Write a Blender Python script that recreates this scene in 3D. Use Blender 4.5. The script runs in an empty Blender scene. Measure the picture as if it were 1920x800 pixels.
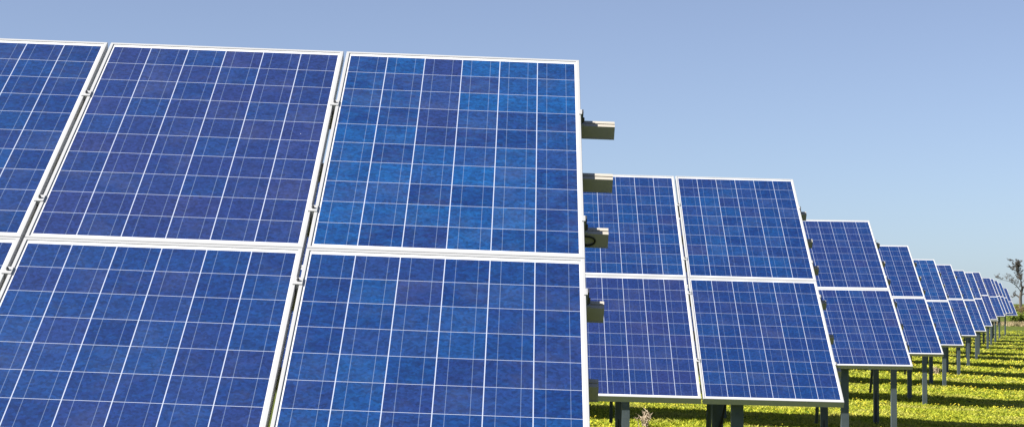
import bpy, bmesh, math, random
import numpy as np
from mathutils import Vector, Matrix
random.seed(7); rng = np.random.default_rng(11)
S = bpy.context.scene
C = S.collection

# ------------------------------------------------------------------ camera
H = 1.97                                    # eye height above the grass
FPX = 3787.7
yaw, pitch, roll = (math.radians(a) for a in (0.247, 2.4975, 0.206))
fw = Vector((math.sin(yaw)*math.cos(pitch), math.cos(yaw)*math.cos(pitch), math.sin(pitch)))
rt = Vector((math.cos(yaw), -math.sin(yaw), 0)); up = rt.cross(fw)
r2 = rt*math.cos(roll) + up*math.sin(roll); u2 = -rt*math.sin(roll) + up*math.cos(roll)
cam = bpy.data.cameras.new('camera'); co = bpy.data.objects.new('camera', cam); C.objects.link(co)
co.matrix_world = Matrix(((r2.x, u2.x, -fw.x, 0), (r2.y, u2.y, -fw.y, 0), (r2.z, u2.z, -fw.z, H), (0, 0, 0, 1)))
cam.sensor_width = 36; cam.lens = FPX*36/1920; cam.clip_start = .1; cam.clip_end = 20000
S.camera = co

# ------------------------------------------------------------------ light
SUN = Vector((-.70, -.24, .67)).normalized()
w = bpy.data.worlds.new('World'); S.world = w; w.use_nodes = True
nt = w.node_tree; bg = nt.nodes['Background']
sky = nt.nodes.new('ShaderNodeTexSky'); sky.sky_type = 'NISHITA'; sky.sun_disc = False
sky.sun_elevation = math.asin(SUN.z); sky.sun_rotation = math.atan2(SUN.x, SUN.y)
sky.altitude = 0; sky.air_density = .7; sky.dust_density = .35; sky.ozone_density = 8
hsv = nt.nodes.new('ShaderNodeHueSaturation'); hsv.inputs['Saturation'].default_value = .73; hsv.inputs['Hue'].default_value = .504
nt.links.new(sky.outputs[0], hsv.inputs['Color']); nt.links.new(hsv.outputs[0], bg.inputs[0]); bg.inputs[1].default_value = .05
sl = bpy.data.lights.new('sun', 'SUN'); sl.energy = 5.0; sl.angle = math.radians(.5); sl.color = (1, .965, .9)
so = bpy.data.objects.new('sun', sl); C.objects.link(so); so.rotation_euler = SUN.to_track_quat('Z', 'Y').to_euler()
V = S.view_settings; V.view_transform = 'Standard'; V.look = 'None'; V.exposure = 1.37; V.gamma = 1; V.use_curve_mapping = False

# ------------------------------------------------------------------ node helpers
def mat(name):
    m = bpy.data.materials.new(name); m.use_nodes = True
    return m, m.node_tree, m.node_tree.nodes['Principled BSDF']
class N:
    def __init__(s, t): s.t = t
    def _in(s, n, i, v):
        if isinstance(v, bpy.types.NodeSocket): s.t.links.new(v, n.inputs[i])
        elif v is not None: n.inputs[i].default_value = v
    def m(s, op, a, b=None, c=None):
        n = s.t.nodes.new('ShaderNodeMath'); n.operation = op
        s._in(n, 0, a); s._in(n, 1, b); s._in(n, 2, c); return n.outputs[0]
    def mix(s, f, a, b, blend='MIX'):
        n = s.t.nodes.new('ShaderNodeMix'); n.data_type = 'RGBA'; n.blend_type = blend
        s._in(n, 0, f); s._in(n, 6, a if isinstance(a, bpy.types.NodeSocket) else (*a, 1)); s._in(n, 7, b if isinstance(b, bpy.types.NodeSocket) else (*b, 1))
        return n.outputs[2]
    def noise(s, vec, scale, detail=2, rough=.5):
        n = s.t.nodes.new('ShaderNodeTexNoise'); s._in(n, 'Vector', vec); n.inputs['Scale'].default_value = scale
        n.inputs['Detail'].default_value = detail; n.inputs['Roughness'].default_value = rough; return n.outputs[0]
    def ramp(s, v, lo, hi):
        n = s.t.nodes.new('ShaderNodeMapRange'); s._in(n, 0, v); n.inputs[1].default_value = lo; n.inputs[2].default_value = hi
        n.clamp = True; return n.outputs[0]
    def comb(s, x, y, z=0.0):
        n = s.t.nodes.new('ShaderNodeCombineXYZ'); s._in(n, 0, x); s._in(n, 1, y); s._in(n, 2, z); return n.outputs[0]
    def node(s, ty): return s.t.nodes.new(ty)

def simple(name, col, rough=.5, metal=0., var=.12, scale=30):
    m, t, b = mat(name); n = N(t); tc = n.node('ShaderNodeTexCoord')
    f = n.noise(tc.outputs['Object'], scale, 4, .6)
    c = n.mix(f, tuple(x*(1-var) for x in col), tuple(min(1, x*(1+var)) for x in col))
    t.links.new(c, b.inputs['Base Color']); b.inputs['Roughness'].default_value = rough; b.inputs['Metallic'].default_value = metal
    return m
M_frame = simple('anodised_aluminium', (.37, .37, .37), .4, .1, .04, 20)
M_rail = simple('mill_aluminium', (.36, .33, .28), .5, .0, .08, 15)
M_rubber = simple('black_rubber', (.012, .012, .014), .5)
M_bolt = simple('dark_steel', (.10, .10, .11), .4, .6)
M_galv = simple('galvanised_steel', (.085, .108, .12), .5, .35, .3, 9)
M_bark = simple('bark', (.085, .072, .06), .9, 0, .4, 3)
M_dry = simple('dry_stalk', (.42, .33, .24), .9, 0, .2, 20)

# ------------------------------------------------------------------ photovoltaic laminate
NC, NR = 6, 10
PU, PV = .161, .159                          # cell pitch across and along the panel
CW = NC*PU - .005; CL = NR*PV - .003         # cell field: .961 x 1.587
GU, GV = .0558, .0702                        # distance between neighbouring cell fields
PW, PL = CW + .042, CL + .067                # outer size of a panel
def laminate_material():
    m, t, b = mat('solar_cells'); n = N(t)
    tc = n.node('ShaderNodeTexCoord'); sp = n.node('ShaderNodeSeparateXYZ'); t.links.new(tc.outputs['Object'], sp.inputs[0])
    oi = n.node('ShaderNodeObjectInfo'); sc = n.node('ShaderNodeSeparateColor'); t.links.new(oi.outputs['Color'], sc.inputs[0])
    violet, light, seed = sc.outputs[0], sc.outputs[1], sc.outputs[2]
    x = n.m('ADD', sp.outputs[0], CW/2 + .0025); y = n.m('ADD', sp.outputs[1], CL/2 + .0015)
    cu = n.m('DIVIDE', x, PU); cv = n.m('DIVIDE', y, PV)
    iu = n.m('FLOOR', cu); iv = n.m('FLOOR', cv); fu = n.m('FRACT', cu); fv = n.m('FRACT', cv)
    du = n.m('ABSOLUTE', n.m('SUBTRACT', fu, .5)); dv = n.m('ABSOLUTE', n.m('SUBTRACT', fv, .5))
    ins = n.m('MULTIPLY', n.m('LESS_THAN', du, .5 - .0017/PU), n.m('LESS_THAN', dv, .5 - .0011/PV))
    fld = n.m('MULTIPLY', n.m('LESS_THAN', n.m('ABSOLUTE', sp.outputs[0]), CW/2), n.m('LESS_THAN', n.m('ABSOLUTE', sp.outputs[1]), CL/2))
    cell = n.m('MULTIPLY', ins, fld)
    b1 = n.m('ABSOLUTE', n.m('SUBTRACT', du, .25)); bus = n.m('LESS_THAN', b1, .0011/PU)
    # random values per cell
    wn = n.node('ShaderNodeTexWhiteNoise'); wn.noise_dimensions = '3D'
    t.links.new(n.comb(iu, iv, n.m('MULTIPLY', seed, 57.3)), wn.inputs['Vector'])
    ws = n.node('ShaderNodeSeparateColor'); t.links.new(wn.outputs['Color'], ws.inputs[0])
    # grain: offset the pattern cell by cell and panel by panel
    vo = n.node('ShaderNodeVectorMath'); vo.operation = 'SCALE'; t.links.new(wn.outputs['Color'], vo.inputs[0]); vo.inputs['Scale'].default_value = 13
    va = n.node('ShaderNodeVectorMath'); va.operation = 'ADD'; t.links.new(tc.outputs['Object'], va.inputs[0]); t.links.new(vo.outputs[0], va.inputs[1])
    vor = n.node('ShaderNodeTexVoronoi'); t.links.new(va.outputs[0], vor.inputs['Vector']); vor.inputs['Scale'].default_value = 95
    vs = n.node('ShaderNodeSeparateColor'); t.links.new(vor.outputs['Color'], vs.inputs[0])
    mp = n.node('ShaderNodeMapping'); t.links.new(va.outputs[0], mp.inputs[0]); mp.inputs['Scale'].default_value = (1, 2.2, 1); mp.inputs['Rotation'].default_value = (0, 0, .5)
    big = n.noise(mp.outputs[0], 14, 4, .65)
    fine = n.noise(va.outputs[0], 60, 3, .7)
    sweep = n.noise(tc.outputs['Object'], 2.2, 2, .5)
    deep, azure, viol = (.0010, .0152, .0810), (.0030, .058, .182), (.0100, .0185, .0840)
    f_az = n.m('ADD', n.m('MULTIPLY', n.ramp(ws.outputs[1], .25, 1), .37), n.m('MULTIPLY', n.ramp(big, .4, .68), .36))
    f_az = n.m('MULTIPLY', f_az, n.m('MULTIPLY', light, 1.6))
    f_vi = n.m('ADD', n.m('MULTIPLY', n.m('POWER', ws.outputs[0], 3), .6), n.m('MULTIPLY', violet, n.m('ADD', .52, n.m('MULTIPLY', ws.outputs[2], .6))))
    c = n.mix(n.m('MINIMUM', f_az, 1), deep, azure)
    # one module of the front array has a run of violet cells in its third string
    run = n.m('MULTIPLY', n.m('MULTIPLY', n.m('LESS_THAN', oi.outputs['Alpha'], .5), n.m('COMPARE', iu, 2.0, .1)), n.m('GREATER_THAN', iv, 5.5))
    f_vi = n.m('ADD', f_vi, n.m('MULTIPLY', run, .8))
    c = n.mix(n.m('MINIMUM', n.m('MULTIPLY', f_vi, .85), .9), c, viol)
    g = n.m('ADD', n.m('ADD', n.m('MULTIPLY', vs.outputs[0], .55), n.m('MULTIPLY', n.ramp(fine, .3, .7), .30)), n.m('ADD', .52, n.m('MULTIPLY', sweep, .25)))
    hs = n.node('ShaderNodeHueSaturation'); t.links.new(c, hs.inputs['Color']); t.links.new(g, hs.inputs['Value'])
    c = n.mix(n.m('MULTIPLY', bus, .30), hs.outputs[0], (.22, .29, .40))
    c = n.mix(cell, n.mix(fld, (.50, .50, .51), (.31, .345, .43)), c)
    # dust: faint film and a few droppings
    dust = n.ramp(n.noise(va.outputs[0], 3, 5, .7), .5, .8)
    c = n.mix(n.m('MULTIPLY', dust, .035), c, (.5, .48, .45))
    sv = n.node('ShaderNodeTexVoronoi'); t.links.new(n.comb(sp.outputs[0], sp.outputs[1], n.m('MULTIPLY', seed, 9)), sv.inputs['Vector']); sv.inputs['Scale'].default_value = 5
    sps = n.node('ShaderNodeSeparateColor'); t.links.new(sv.outputs['Color'], sps.inputs[0])
    speck = n.m('MULTIPLY', n.m('LESS_THAN', sv.outputs['Distance'], .014), n.m('GREATER_THAN', sps.outputs[0], .8))
    c = n.mix(n.m('MULTIPLY', speck, .7), c, (.8, .8, .78))
    t.links.new(c, b.inputs['Base Color'])
    b.inputs['Roughness'].default_value = .55; b.inputs['Specular IOR Level'].default_value = .2
    b.inputs['Coat Weight'].default_value = .45; b.inputs['Coat Roughness'].default_value = .06; b.inputs['Coat IOR'].default_value = 1.45
    return m
M_lam = laminate_material()

# ------------------------------------------------------------------ mesh helpers
def add_box(bm, x0, x1, y0, y1, z0, z1):
    vs = [bm.verts.new((x, y, z)) for z in (z0, z1) for x, y in ((x0, y0), (x1, y0), (x1, y1), (x0, y1))]
    for f in ((3, 2, 1, 0), (4, 5, 6, 7), (0, 1, 5, 4), (1, 2, 6, 5), (2, 3, 7, 6), (3, 0, 4, 7)): bm.faces.new([vs[i] for i in f])
def extrude_profile(bm, prof, axis, a, b):
    """closed 2D profile (counter-clockwise) swept along an axis: 'x' uses (y,z), 'z' uses (x,y)"""
    P = (lambda p, t: (t, p[0], p[1])) if axis == 'x' else (lambda p, t: (p[0], p[1], t))
    A = [bm.verts.new(P(p, a)) for p in prof]; B = [bm.verts.new(P(p, b)) for p in prof]
    n = len(prof)
    for i in range(n): bm.faces.new((A[i], A[(i+1) % n], B[(i+1) % n], B[i]))
    bm.faces.new(A[::-1]); bm.faces.new(B)
def add_tube(bm, pts, rad, seg=8, cap=True):
    rings = []; pts = [Vector(p) for p in pts]
    rad = rad if isinstance(rad, (list, tuple)) else [rad]*len(pts)
    ref = Vector((.3, .2, .93)).normalized()
    for i, p in enumerate(pts):
        d = (pts[min(i+1, len(pts)-1)] - pts[max(i-1, 0)]).normalized()
        if abs(d.dot(ref)) > .95: ref = Vector((1, 0, 0))
        a = d.cross(ref).normalized(); b = d.cross(a)
        rings.append([bm.verts.new(p + (a*math.cos(2*math.pi*k/seg) + b*math.sin(2*math.pi*k/seg))*rad[i]) for k in range(seg)])
    for r, q in zip(rings, rings[1:]):
        for k in range(seg): bm.faces.new((r[k], r[(k+1) % seg], q[(k+1) % seg], q[k]))
    if cap and seg > 2: bm.faces.new(rings[0][::-1]); bm.faces.new(rings[-1])
def mesh(name, bm, m):
    bmesh.ops.recalc_face_normals(bm, faces=bm.faces)
    me = bpy.data.meshes.new(name); bm.to_mesh(me); bm.free()
    for x in (m if isinstance(m, (list, tuple)) else [m]): me.materials.append(x)
    return me
def obj(name, me, parent=None, mtx=None, **kw):
    o = bpy.data.objects.new(name, me); C.objects.link(o)
    if parent is not None: o.parent = parent
    if mtx is not None: o.matrix_basis = mtx
    for k, v in kw.items(): o[k] = v
    return o
def thing(name, label, cat, loc, group=None, me=None):
    o = bpy.data.objects.new(name, me); C.objects.link(o); o.location = loc
    o['label'] = label; o['category'] = cat
    if group: o['group'] = group
    return o

# ------------------------------------------------------------------ setting: the meadow
def gz(x, y):
    # the field drops gently towards the right of the row ends and levels out far away
    t = np.asarray(x) - (.2585*np.clip(y, 0, 150) - 2.9)
    return -.03 - .42*np.tanh(.105*t)*np.exp(-(np.clip(np.asarray(y, dtype=float)-60, 0, None)/70)**2)
def ground():
    m, t, b = mat('meadow'); n = N(t); tc = n.node('ShaderNodeTexCoord'); v = tc.outputs['Object']
    a = n.noise(v, .55, 5, .6); f = n.noise(v, 9, 5, .75); g = n.noise(v, 40, 3, .7)
    c = n.mix(n.ramp(f, .35, .65), (.025, .04, .005), (.23, .25, .02))
    c = n.mix(n.m('MULTIPLY', n.ramp(a, .5, .72), .6), c, (.30, .26, .10))
    c = n.mix(n.m('MULTIPLY', n.ramp(g, .35, .7), .5), (.05, .07, .010), c)
    t.links.new(c, b.inputs['Base Color']); b.inputs['Roughness'].default_value = .95; b.inputs['Specular IOR Level'].default_value = .1
    bm = bmesh.new()
    xs = [-9000, -1500, -300, -80, -30] + list(np.arange(-24, 60, 1.5)) + [70, 100, 300, 1500, 9000]
    ys = [-9000, -1500, -300, -60, -20] + list(np.arange(-10, 160, 2.0)) + [170, 200, 300, 600, 1500, 9000]
    g = [[bm.verts.new((x, y, float(gz(x, y)))) for x in xs] for y in ys]
    for j in range(len(ys)-1):
        for i in range(len(xs)-1): bm.faces.new((g[j][i], g[j][i+1], g[j+1][i+1], g[j+1][i]))
    o = obj('ground', mesh('ground', bm, m)); o['kind'] = 'structure'
ground()

# ------------------------------------------------------------------ one set of shared part meshes
bm = bmesh.new(); add_box(bm, -PW/2+.006, PW/2-.006, -PL/2+.006, PL/2-.006, -.006, 0); LAM = mesh('solar_panel', bm, M_lam)
def frame_mesh():
    bm = bmesh.new(); F = .0135; z0, z1 = -.043, .0040
    hx, hy = PW/2, PL/2
    prof = [(0, z0), (0, z1-.001), (.001, z1), (F-.0015, z1), (F, z1-.0015), (F, -.0095), (.0025, -.0095), (.0025, z0+.0025), (.022, z0+.0025), (.022, z0)]
    rings = []
    for (sx, sy) in ((-1, -1), (1, -1), (1, 1), (-1, 1)):
        rings.append([bm.verts.new((sx*(hx-p[0]), sy*(hy-p[0]), p[1])) for p in prof])
    for i in range(4):
        A, B = rings[i], rings[(i+1) % 4]
        for k in range(len(prof)): bm.faces.new((A[k], B[k], B[(k+1) % len(prof)], A[(k+1) % len(prof)]))
    return mesh('frame', bm, M_frame)
FRAME = frame_mesh()
bm = bmesh.new(); add_box(bm, -.06, .06, -.05, .05, -.032, -.008); add_tube(bm, ((-.04, -.05, -.02), (-.045, -.12, -.026), (-.02, -.22, -.03)), .003); JBOX = mesh('junction_box', bm, M_rubber)
def rail_mesh(n_cols, ext):
    bm = bmesh.new(); a = -(n_cols*(CW+GU)) - .06; b = .021 + ext
    wd, h = .047, .058
    prof = [(0, 0), (0, -h), (-wd-.003, -h), (-wd-.003, -h+.004), (-wd, -h+.004), (-wd, 0), (-wd*.5-.0035, 0), (-wd*.5-.0035, -.012), (-wd*.5+.0035, -.012), (-wd*.5+.0035, 0)]
    extrude_profile(bm, prof, 'x', a, b)
    return mesh('rail', bm, M_rail)
def clamp_meshes():
    bm = bmesh.new()
    add_box(bm, -.017, .017, -.022, .022,   .0042, .0078); add_box(bm, -.0050, .0050, -.02, .02, -.046, .0041)
    c = mesh('clamp', bm, M_frame)
    bm = bmesh.new(); add_tube(bm, ((0, 0, .0078), (0, 0, .015)), .0055, 6); add_tube(bm, ((0, 0, .015), (0, 0, .020)), .003, 6)
    b = mesh('bolt', bm, M_bolt)
    bm = bmesh.new()
    add_box(bm, -.008, .0, -.02, .02, .0042, .0078); add_box(bm, .0005, .0045, -.02, .02, -.046, .0078); add_box(bm, .0047, .017, -.02, .02, -.046, -.040)
    e = mesh('end_clamp', bm, M_frame)
    bm = bmesh.new(); add_tube(bm, ((.011, 0, -.0398), (.011, 0, -.020)), .0058, 6); add_box(bm, .0048, .0105, -.012, .012, -.0395, .012)
    eb = mesh('end_bolt', bm, M_bolt)
    return c, b, e, eb
CLAMP, BOLT, ECLAMP, EBOLT = clamp_meshes()
def post_mesh(h, wd=.088, dp=.055, t=.005):
    bm = bmesh.new(); a, b = wd/2, dp/2      # C section, open side away from the front
    prof = [(-a, -b), (a, -b), (a, b), (a-.022, b), (a-.022, b-t), (a-t, b-t), (a-t, -b+t), (-a+t, -b+t), (-a+t, b-t), (-a+.022, b-t), (-a+.022, b), (-a, b)]
    extrude_profile(bm, prof, 'z', 0, h)
    # bolt heads near the top, on the web
    for z in (h-.06, h-.14): add_tube(bm, ((0, -b-.009, z), (0, -b+.001, z)), .011, 6)
    return mesh('post', bm, M_galv)

# ------------------------------------------------------------------ the array tables
# right upper cell corner (x, distance, height above the eye), tilt, sideways lean in degrees
TAB = [
 (.3036, 8.6509, 1.0195, 32.253, 1.932), (2.4473, 17.1662, 1.030, 32.012, 1.316), (4.6375, 25.6553, 1.0287, 32.146, .62),
 (6.8412, 34.1592, .954, 32.158, .62), (9.1405, 42.8664, .911, 32.16, .60), (11.3687, 51.3008, .965, 32.15, .40),
 (13.624, 59.757, .960, 32.16, .4), (15.711, 67.635, 1.016, 32.16, .5), (18.061, 76.573, 1.166, 32.16, .3),
 (19.564, 82.6, 1.061, 32.16, .5), (22.501, 93.367, 1.167, 32.16, .2), (24.741, 101.972, 1.23, 32.16, .4),
 (26.792, 109.526, 1.23, 32.16, .3), (29.164, 118.288, 1.2, 32.16, .5), (32.562, 130.633, .988, 32.16, .3)]
LABELS = [
 'largest solar array in the foreground, blue panels with long grey rail ends jutting out right',
 'second nearest solar array, standing directly right of the foreground one with four whole or partly hidden columns and a gap seam',
 'third nearest solar array, one wide panel column visible above thick grey posts',
 'fourth nearest solar array, three cell columns visible between the third and fifth arrays',
 'fifth nearest solar array in the receding line of blue panels',
 'sixth nearest solar array in the receding line of blue panels',
 'seventh nearest solar array in the receding line of blue panels',
 'eighth nearest solar array, a narrow blue strip in the receding line',
 'ninth nearest solar array, its top edge standing higher than its nearer neighbour',
 'tenth nearest solar array, a thin blue strip in the receding line',
 'eleventh nearest solar array, a thin blue strip in the receding line',
 'twelfth nearest solar array, a sliver of blue in white frame far away',
 'thirteenth nearest solar array, a sliver of blue in white frame far away',
 'fourteenth nearest solar array, next to last in the receding line',
 'farthest and lowest solar array at the end of the line, beside the bare tree']
LABELS[1] = 'second nearest solar array, right of the foreground one, a seam between its two columns'
LABELS[3] = 'fourth nearest solar array, three cell columns wide in view between the third and fifth'
RAILV = (.44, .89, 1.315, 1.83, 2.315, 2.765)
TINT = {(0, 0, 0): (.05, .75), (0, 1, 0): (.75, .45), (0, 2, 0): (.12, .40), (0, 0, 1): (.12, .45), (0, 1, 1): (.30, .38), (0, 2, 1): (.4, .3),
        (1, 0, 0): (.12, .45), (1, 1, 0): (.15, .45), (1, 0, 1): (.22, .30), (1, 1, 1): (.75, .15), (2, 0, 0): (.45, .3), (2, 0, 1): (.4, .3)}
def rotmat(a, b, n, o):
    return Matrix(((a.x, b.x, n.x, o.x), (a.y, b.y, n.y, o.y), (a.z, b.z, n.z, o.z), (0, 0, 0, 1)))
for i, (X, Y, Z, tilt, lean) in enumerate(TAB):
    cols = 5 if i == 0 else 8
    th, s = math.radians(tilt), math.radians(lean)
    a = Vector((math.cos(s), 0, -math.sin(s))); d = Vector((0, -math.cos(th), -math.sin(th)))
    d = (d - a*a.dot(d)).normalized(); b = -d; n = a.cross(b)
    base = Vector((X, Y, float(gz(X-.8, Y)))); P0 = Vector((X, Y, Z + H))
    root = thing('solar_array', LABELS[i], 'solar array', base, 'solar arrays standing one behind another in the meadow')
    def at(u, v, wz): return P0 - base + a*u + d*v + n*wz
    for r in range(2):
        for c in range(cols):
            jit = (random.uniform(-.0012, .0012), random.uniform(-.0012, .0012))
            p = obj('solar_panel', LAM, root, rotmat(a, b, n, at(-c*(CW+GU) - CW/2 + jit[0], r*(CL+GV) + CL/2 + jit[1], 0)))
            vi, li = TINT.get((i, c, r), (random.choice((.05, .2, .3, .7)), random.uniform(.2, .55)))
            p.color = (vi, li, random.random(), 0. if (i, c, r) == (0, 0, 0) else 1.)
            obj('frame', FRAME, p)
            if i < 3: obj('junction_box', JBOX, p, Matrix.Translation((0, PL/2-.2, 0)))
    RM = [rail_mesh(cols, e) for e in ((.142, .122, .094, .066, .036, .012) if i == 0 else (.062, .060, .058, .055, .05, .045))]
    for j, v in enumerate(RAILV): obj('rail', RM[j], root, rotmat(a, b, n, at(0, v, -.0455)))
    if i < 7:
        for j, v in enumerate(RAILV):
            if j in (1, 4): continue
            e = obj('end_clamp', ECLAMP, root, rotmat(a, b, n, at(.0212, v+.024, 0))); obj('bolt', EBOLT, e)
            if i < 3:
                for c in range(1, cols):
                    k = obj('clamp', CLAMP, root, rotmat(a, b, n, at(-c*(CW+GU) + GU/2, v+.024, 0))); obj('bolt', BOLT, k)
    # rafters, posts and braces
    ns = 2 if i == 0 else 4
    bm = bmesh.new(); add_box(bm, -.028, .028, -2.95, -.36, -.195, -.106); RAF = mesh('rafter', bm, M_galv)
    PM = {}
    for q in range(ns):
        u = -.78 - 2.5*q
        obj('rafter', RAF, root, rotmat(a, b, n, at(u, 0, 0)))
        for kind, yo in (('post', -2.55), ('post', -1.0)):
            v = -yo/math.cos(th)
            top = at(u, v, -.2)
            g0 = float(gz(base.x + top.x, Y+yo)) - base.z - .02; h = top.z + .05 - g0
            obj(kind, post_mesh(h), root, Matrix.Translation((top.x + .065, yo, g0)))
        # brace from the foot of the rear post up to the rafter
        f0 = Vector((at(u, 0, 0).x - .04, -1.0, .55)); f1 = at(u-.035, 2.05, -.15)
        bm = bmesh.new(); add_tube(bm, (f0, f1), .022, 8); obj('brace', mesh('brace', bm, M_galv), root)
        if i in (1, 2, 3):                     # string cable sagging from the rafter into the rear post
            g0 = at(u+.25, 1.9, -.12); g2 = Vector((top.x+.06, -1.0, .9)); g1 = (g0+g2)/2 + Vector((.02, 0, .12))
            pts = [g0.lerp(g1, t).lerp(g1.lerp(g2, t), t) for t in [k/10 for k in range(11)]]
            bm = bmesh.new(); add_tube(bm, pts + [Vector((top.x+.06, -1.05, .0))], .012, 6); obj('cable', mesh('cable', bm, M_rubber), root)
    if i == 0:                                 # loop of black cable on the third rail end
        pts = []
        v0, w0, rr = RAILV[2] + .0505, -.0455 - .029, .019
        for k in range(8): pts.append((-.15 + k*.0265, v0, w0+rr))
        for k in range(1, 8): an = math.pi*k/8; pts.append((.036 + .030*math.sin(an), v0, w0 + rr*math.cos(an)))
        for k in range(8): pts.append((.036 - k*.0265, v0, w0-rr))
        bm = bmesh.new(); add_tube(bm, [at(*p) for p in pts], .0038, 8); obj('cable', mesh('cable', bm, M_rubber), root)

# ------------------------------------------------------------------ grass
def leaf_material(name, c0, c1, c2, trans=.35):
    m, t, b = mat(name); n = N(t); tc = n.node('ShaderNodeTexCoord'); v = tc.outputs['Object']
    at_ = n.node('ShaderNodeAttribute'); at_.attribute_name = 'tone'
    f = n.noise(v, .8, 3, .6)
    c = n.mix(at_.outputs['Fac'], c0, c1); c = n.mix(n.m('MULTIPLY', n.ramp(f, .48, .68), .65), c, c2)
    t.links.new(c, b.inputs['Base Color']); b.inputs['Roughness'].default_value = .7; b.inputs['Specular IOR Level'].default_value = .15
    tr = n.node('ShaderNodeBsdfTranslucent'); t.links.new(c, tr.inputs[0]); mx = n.node('ShaderNodeMixShader'); mx.inputs[0].default_value = trans
    t.links.new(b.outputs[0], mx.inputs[1]); t.links.new(tr.outputs[0], mx.inputs[2]); t.links.new(mx.outputs[0], t.nodes['Material Output'].inputs[0])
    return m
M_grass = leaf_material('grass', (.12, .19, .012), (.60, .58, .055), (.50, .43, .13))
M_flower = simple('dandelion', (.58, .47, .02), .7, 0, .15, 5)
def tri_object(name, tris, tone, m, **kw):
    k = len(tris); me = bpy.data.meshes.new(name)
    me.vertices.add(k*3); me.vertices.foreach_set('co', tris.reshape(-1).astype(np.float32))
    me.loops.add(k*3); me.loops.foreach_set('vertex_index', np.arange(k*3, dtype=np.int32))
    me.polygons.add(k); me.polygons.foreach_set('loop_start', np.arange(k, dtype=np.int32)*3)
    at_ = me.attributes.new('tone', 'FLOAT', 'FACE'); at_.data.foreach_set('value', tone.astype(np.float32))
    me.materials.append(m); me.update(); me.validate()
    return obj(name, me, **kw)
def scatter(n, z0, z1, x_of, power):
    u = rng.random(n); e = 1-power
    Z = (z0**e + u*(z1**e - z0**e))**(1/e)
    lo, hi = x_of(Z); X = lo + rng.random(n)*(hi-lo)
    return X, Z
def blades(X, Z, per, hmin, hmax, wd):
    X = np.repeat(X, per); Z = np.repeat(Z, per); k = len(X)
    sc = np.clip(Z/32, .7, 2.2)
    ang = rng.random(k)*2*np.pi; lean = .3 + rng.random(k)*1.5; h = (hmin + rng.random(k)*(hmax-hmin))
    patch = .75 + .5*np.sin(X*1.7+np.sin(Z*.9)*2)*np.sin(Z*1.3+X*.4)
    h *= np.clip(patch, .5, 1.25)
    ox = X + rng.normal(0, .02, k); oy = Z + rng.normal(0, .02, k)
    wv = wd*sc*(.6+rng.random(k)*.8); wa = rng.random(k)*2*np.pi
    T = np.zeros((k, 3, 3))
    T[:, 0] = np.stack([ox-np.cos(wa)*wv/2, oy-np.sin(wa)*wv/2, np.full(k, -.002)], 1)
    T[:, 1] = np.stack([ox+np.cos(wa)*wv/2, oy+np.sin(wa)*wv/2, np.full(k, -.002)+h*.25], 1)
    T[:, 0, 2] += h*.15
    T[:, 2] = np.stack([ox+np.cos(ang)*lean*h, oy+np.sin(ang)*lean*h, h], 1)
    T[..., 2] += gz(ox, oy)[:, None]
    return T
def build_grass():
    wedge = lambda Z: (.02*Z-1.0, .29*Z+2.0)
    X, Z = scatter(150000, 22, 150, wedge, 1.7)
    X2, Z2 = scatter(16000, 4, 22, lambda Z: (np.full_like(Z, -6), np.full_like(Z, 9)), .2)
    T = np.concatenate([blades(X, Z, 3, .03, .085, .030), blades(X2, Z2, 3, .03, .085, .025)])
    tone = np.clip(rng.normal(.5, .28, len(T)), 0, 1)
    tri_object('grass', T, tone, M_grass, kind='stuff')
    X, Z = scatter(15000, 22, 140, wedge, 1.5)
    keep = (np.sin(X*1.1+1)+np.sin(Z*.7+X*.5)+rng.normal(0, .8, len(X))) > .1; X, Z = X[keep], Z[keep]
    k = len(X); r = .013*np.clip(Z/32, .8, 2.0)*(.7+rng.random(k)*.6); h = .04+rng.random(k)*.05 + gz(X, Z)
    tr = []
    for q in range(6):                          # domed flower head: six wedges round a raised centre
        a0, a1 = q*np.pi/3, (q+1)*np.pi/3
        tr.append(np.stack([np.stack([X, Z, h+r*.6], 1), np.stack([X+r*np.cos(a0), Z+r*np.sin(a0), h], 1), np.stack([X+r*np.cos(a1), Z+r*np.sin(a1), h], 1)], 1))
    T = np.concatenate(tr); tri_object('dandelion_flowers', T, np.full(len(T), .5), M_flower, kind='stuff')
build_grass()

# ------------------------------------------------------------------ dry stalks standing in the grass
def at_px(px, py, dist):                       # ground position under an image point at a known distance
    q = r2*((px-960)/FPX) + u2*((400-py)/FPX) + fw; k = dist/q.y
    return Vector((q.x*k, q.y*k, float(gz(q.x*k, q.y*k))))
def dry_tuft(label, loc, h, n, seed):
    rs = random.Random(seed); bm = bmesh.new()
    for k in range(n):
        a = rs.uniform(0, 6.28); l = rs.uniform(.1, .5); hh = h*rs.uniform(.5, 1)
        p = [Vector((rs.gauss(0, .03), rs.gauss(0, .03), -.01))]
        for j in (1, 2, 3): p.append(p[0] + Vector((math.cos(a)*l*hh*(j/3)**1.4, math.sin(a)*l*hh*(j/3)**1.4, hh*j/3)))
        add_tube(bm, p, [.010, .009, .006, .003], 4)
        for j in range(5):
            b0 = p[2].lerp(p[3], rs.random()); add_tube(bm, (b0, b0+Vector((rs.gauss(0, .03), rs.gauss(0, .03), rs.uniform(.01, .06)))), [.006, .002], 3)
    thing('dry_weed', label, 'dry weed', loc, None, mesh('dry_weed', bm, M_dry))
dry_tuft('pale dead weed standing in the shadow band under the second array', at_px(1209, 790, 30.4), .27, 20, 1)
dry_tuft('small tan dead tuft in the grass beside the grey post of a farther array', at_px(1757, 700, 57), .26, 22, 2)

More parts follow.
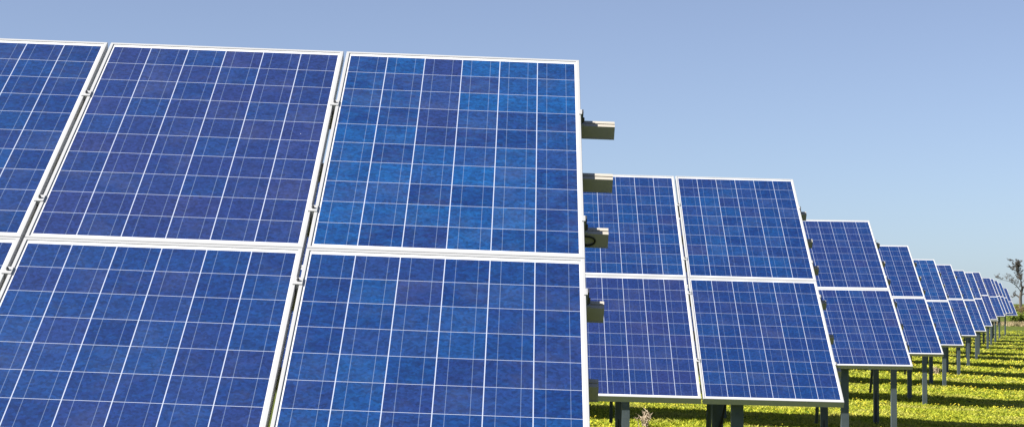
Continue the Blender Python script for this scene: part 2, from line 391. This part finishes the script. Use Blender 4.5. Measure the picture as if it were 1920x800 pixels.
# ------------------------------------------------------------------ bare tree and shrubs at the end of the field
def bare_tree(loc, seed):
    rs = random.Random(seed)
    root = thing('bare_tree', 'leafless dark tree with crooked branches at the far right edge of the field', 'tree', loc)
    tb, bb = bmesh.new(), bmesh.new()
    def limb(bm, pts, r0, r1, tw, lv):
        pts = [Vector(p) for p in pts]; fine = []
        for a, b in zip(pts, pts[1:]):
            for k in range(3): fine.append(a.lerp(b, k/3) + Vector((rs.gauss(0, .05), rs.gauss(0, .05), rs.gauss(0, .04)))*(1 if k else 0))
        fine.append(pts[-1]); n = len(fine)
        add_tube(bm, fine, [r0 + (r1-r0)*k/(n-1) for k in range(n)], 7 if lv == 0 else 4, False)
        if lv > 4: return
        for k in range(tw):
            q = rs.randrange(n//4, n); a = fine[q]; d0 = (fine[q]-fine[q-1]).normalized() if q else Vector((0, 0, 1))
            L = (pts[-1]-pts[0]).length*rs.uniform(.25, .5)
            d = (d0*.5 + Vector((rs.gauss(0, .8), rs.gauss(0, .8), rs.uniform(-.1, .9)))).normalized()
            m = a + d*L*.5 + Vector((rs.gauss(0, .08), rs.gauss(0, .08), rs.gauss(.03, .08)))*L
            rr = (r0 + (r1-r0)*q/(n-1))*.5
            limb(bb, (a, m, m + (d + Vector((rs.gauss(0, .3), rs.gauss(0, .3), .2)))*L*.45), max(rr, .013), .008, max(3, tw-1), lv+1)
    limb(tb, ((0, 0, -.2), (.1, 0, 1.4), (.05, .05, 2.9), (.3, 0, 4.2)), .30, .19, 0, 0)
    limb(bb, ((.1, 0, 2.6), (-.55, .2, 3.25), (-1.1, .3, 2.9)), .14, .05, 5, 2)
    limb(bb, ((.3, 0, 4.1), (.2, .2, 5.3), (-.1, .1, 6.4), (-.2, 0, 7.3)), .17, .03, 8, 1)
    limb(bb, ((.1, 0, 3.7), (-.6, -.3, 4.6), (-1.7, -.4, 5.3), (-2.6, -.2, 5.5)), .08, .02, 8, 2)
    limb(bb, ((.3, 0, 4.2), (1.0, .2, 5.2), (1.9, .1, 6.3), (2.2, 0, 7.2)), .14, .03, 7, 1)
    limb(bb, ((.15, 0, 3.2), (1.1, -.3, 3.8), (2.2, -.4, 4.3)), .10, .03, 5, 1)
    obj('trunk', mesh('trunk', tb, M_bark), root); obj('branches', mesh('branches', bb, M_bark), root)
bare_tree(at_px(1913, 588, 300), 5)
M_leaf = leaf_material('shrub_leaves', (.08, .14, .02), (.30, .36, .05), (.26, .25, .08), .25)
M_leaf2 = leaf_material('brown_leaves', (.10, .07, .03), (.24, .17, .07), (.15, .16, .04), .2)
def shrub(label, loc, wd, ht, n, m):
    root = thing('shrub', label, 'shrub', loc)
    k = n; cl = rng.normal(0, 1, (24, 3))*[.42, .42, .28]; ci = rng.integers(0, 24, k)
    p = cl[ci] + rng.normal(0, .16, (k, 3)); p[:, 2] = np.abs(p[:, 2]+.35)
    p *= [wd/2*.9, wd/2*.9, ht*.75]
    T = p[:, None, :] + rng.normal(0, .07, (k, 3, 3)); T[..., 2] = np.maximum(T[..., 2], 0)
    tri_object('foliage', T, rng.random(k), m, parent=root)
    bm = bmesh.new()
    for q in range(7): add_tube(bm, ((0, 0, -.05), (random.uniform(-.3, .3)*wd, random.uniform(-.3, .3)*wd, ht*.7)), [.04, .01], 5)
    obj('stems', mesh('stems', bm, M_bark), root)
shrub('light green bush right of the last array, in front of the bare tree', at_px(1905, 602, 225), 2.2, 1.7, 3200, M_leaf)
shrub('green bush cut by the right picture edge below the bare tree', at_px(1924, 603, 225), 2.0, 1.5, 3000, M_leaf)
shrub('brownish bush at the foot of the bare tree trunk', at_px(1912, 594, 290), 3.2, 2.3, 3200, M_leaf2)
# tan dead grass by the last arrays
X = rng.normal(0, 1.1, 5000); Yy = rng.normal(0, 9, 5000)
T = blades(X+at_px(1886, 604, 190).x, Yy+185, 1, .15, .4, .05); tri_object('dry_grass', T, rng.random(len(T)), leaf_material('dry_grass', (.28, .21, .11), (.40, .32, .20), (.22, .22, .08)), kind='stuff')
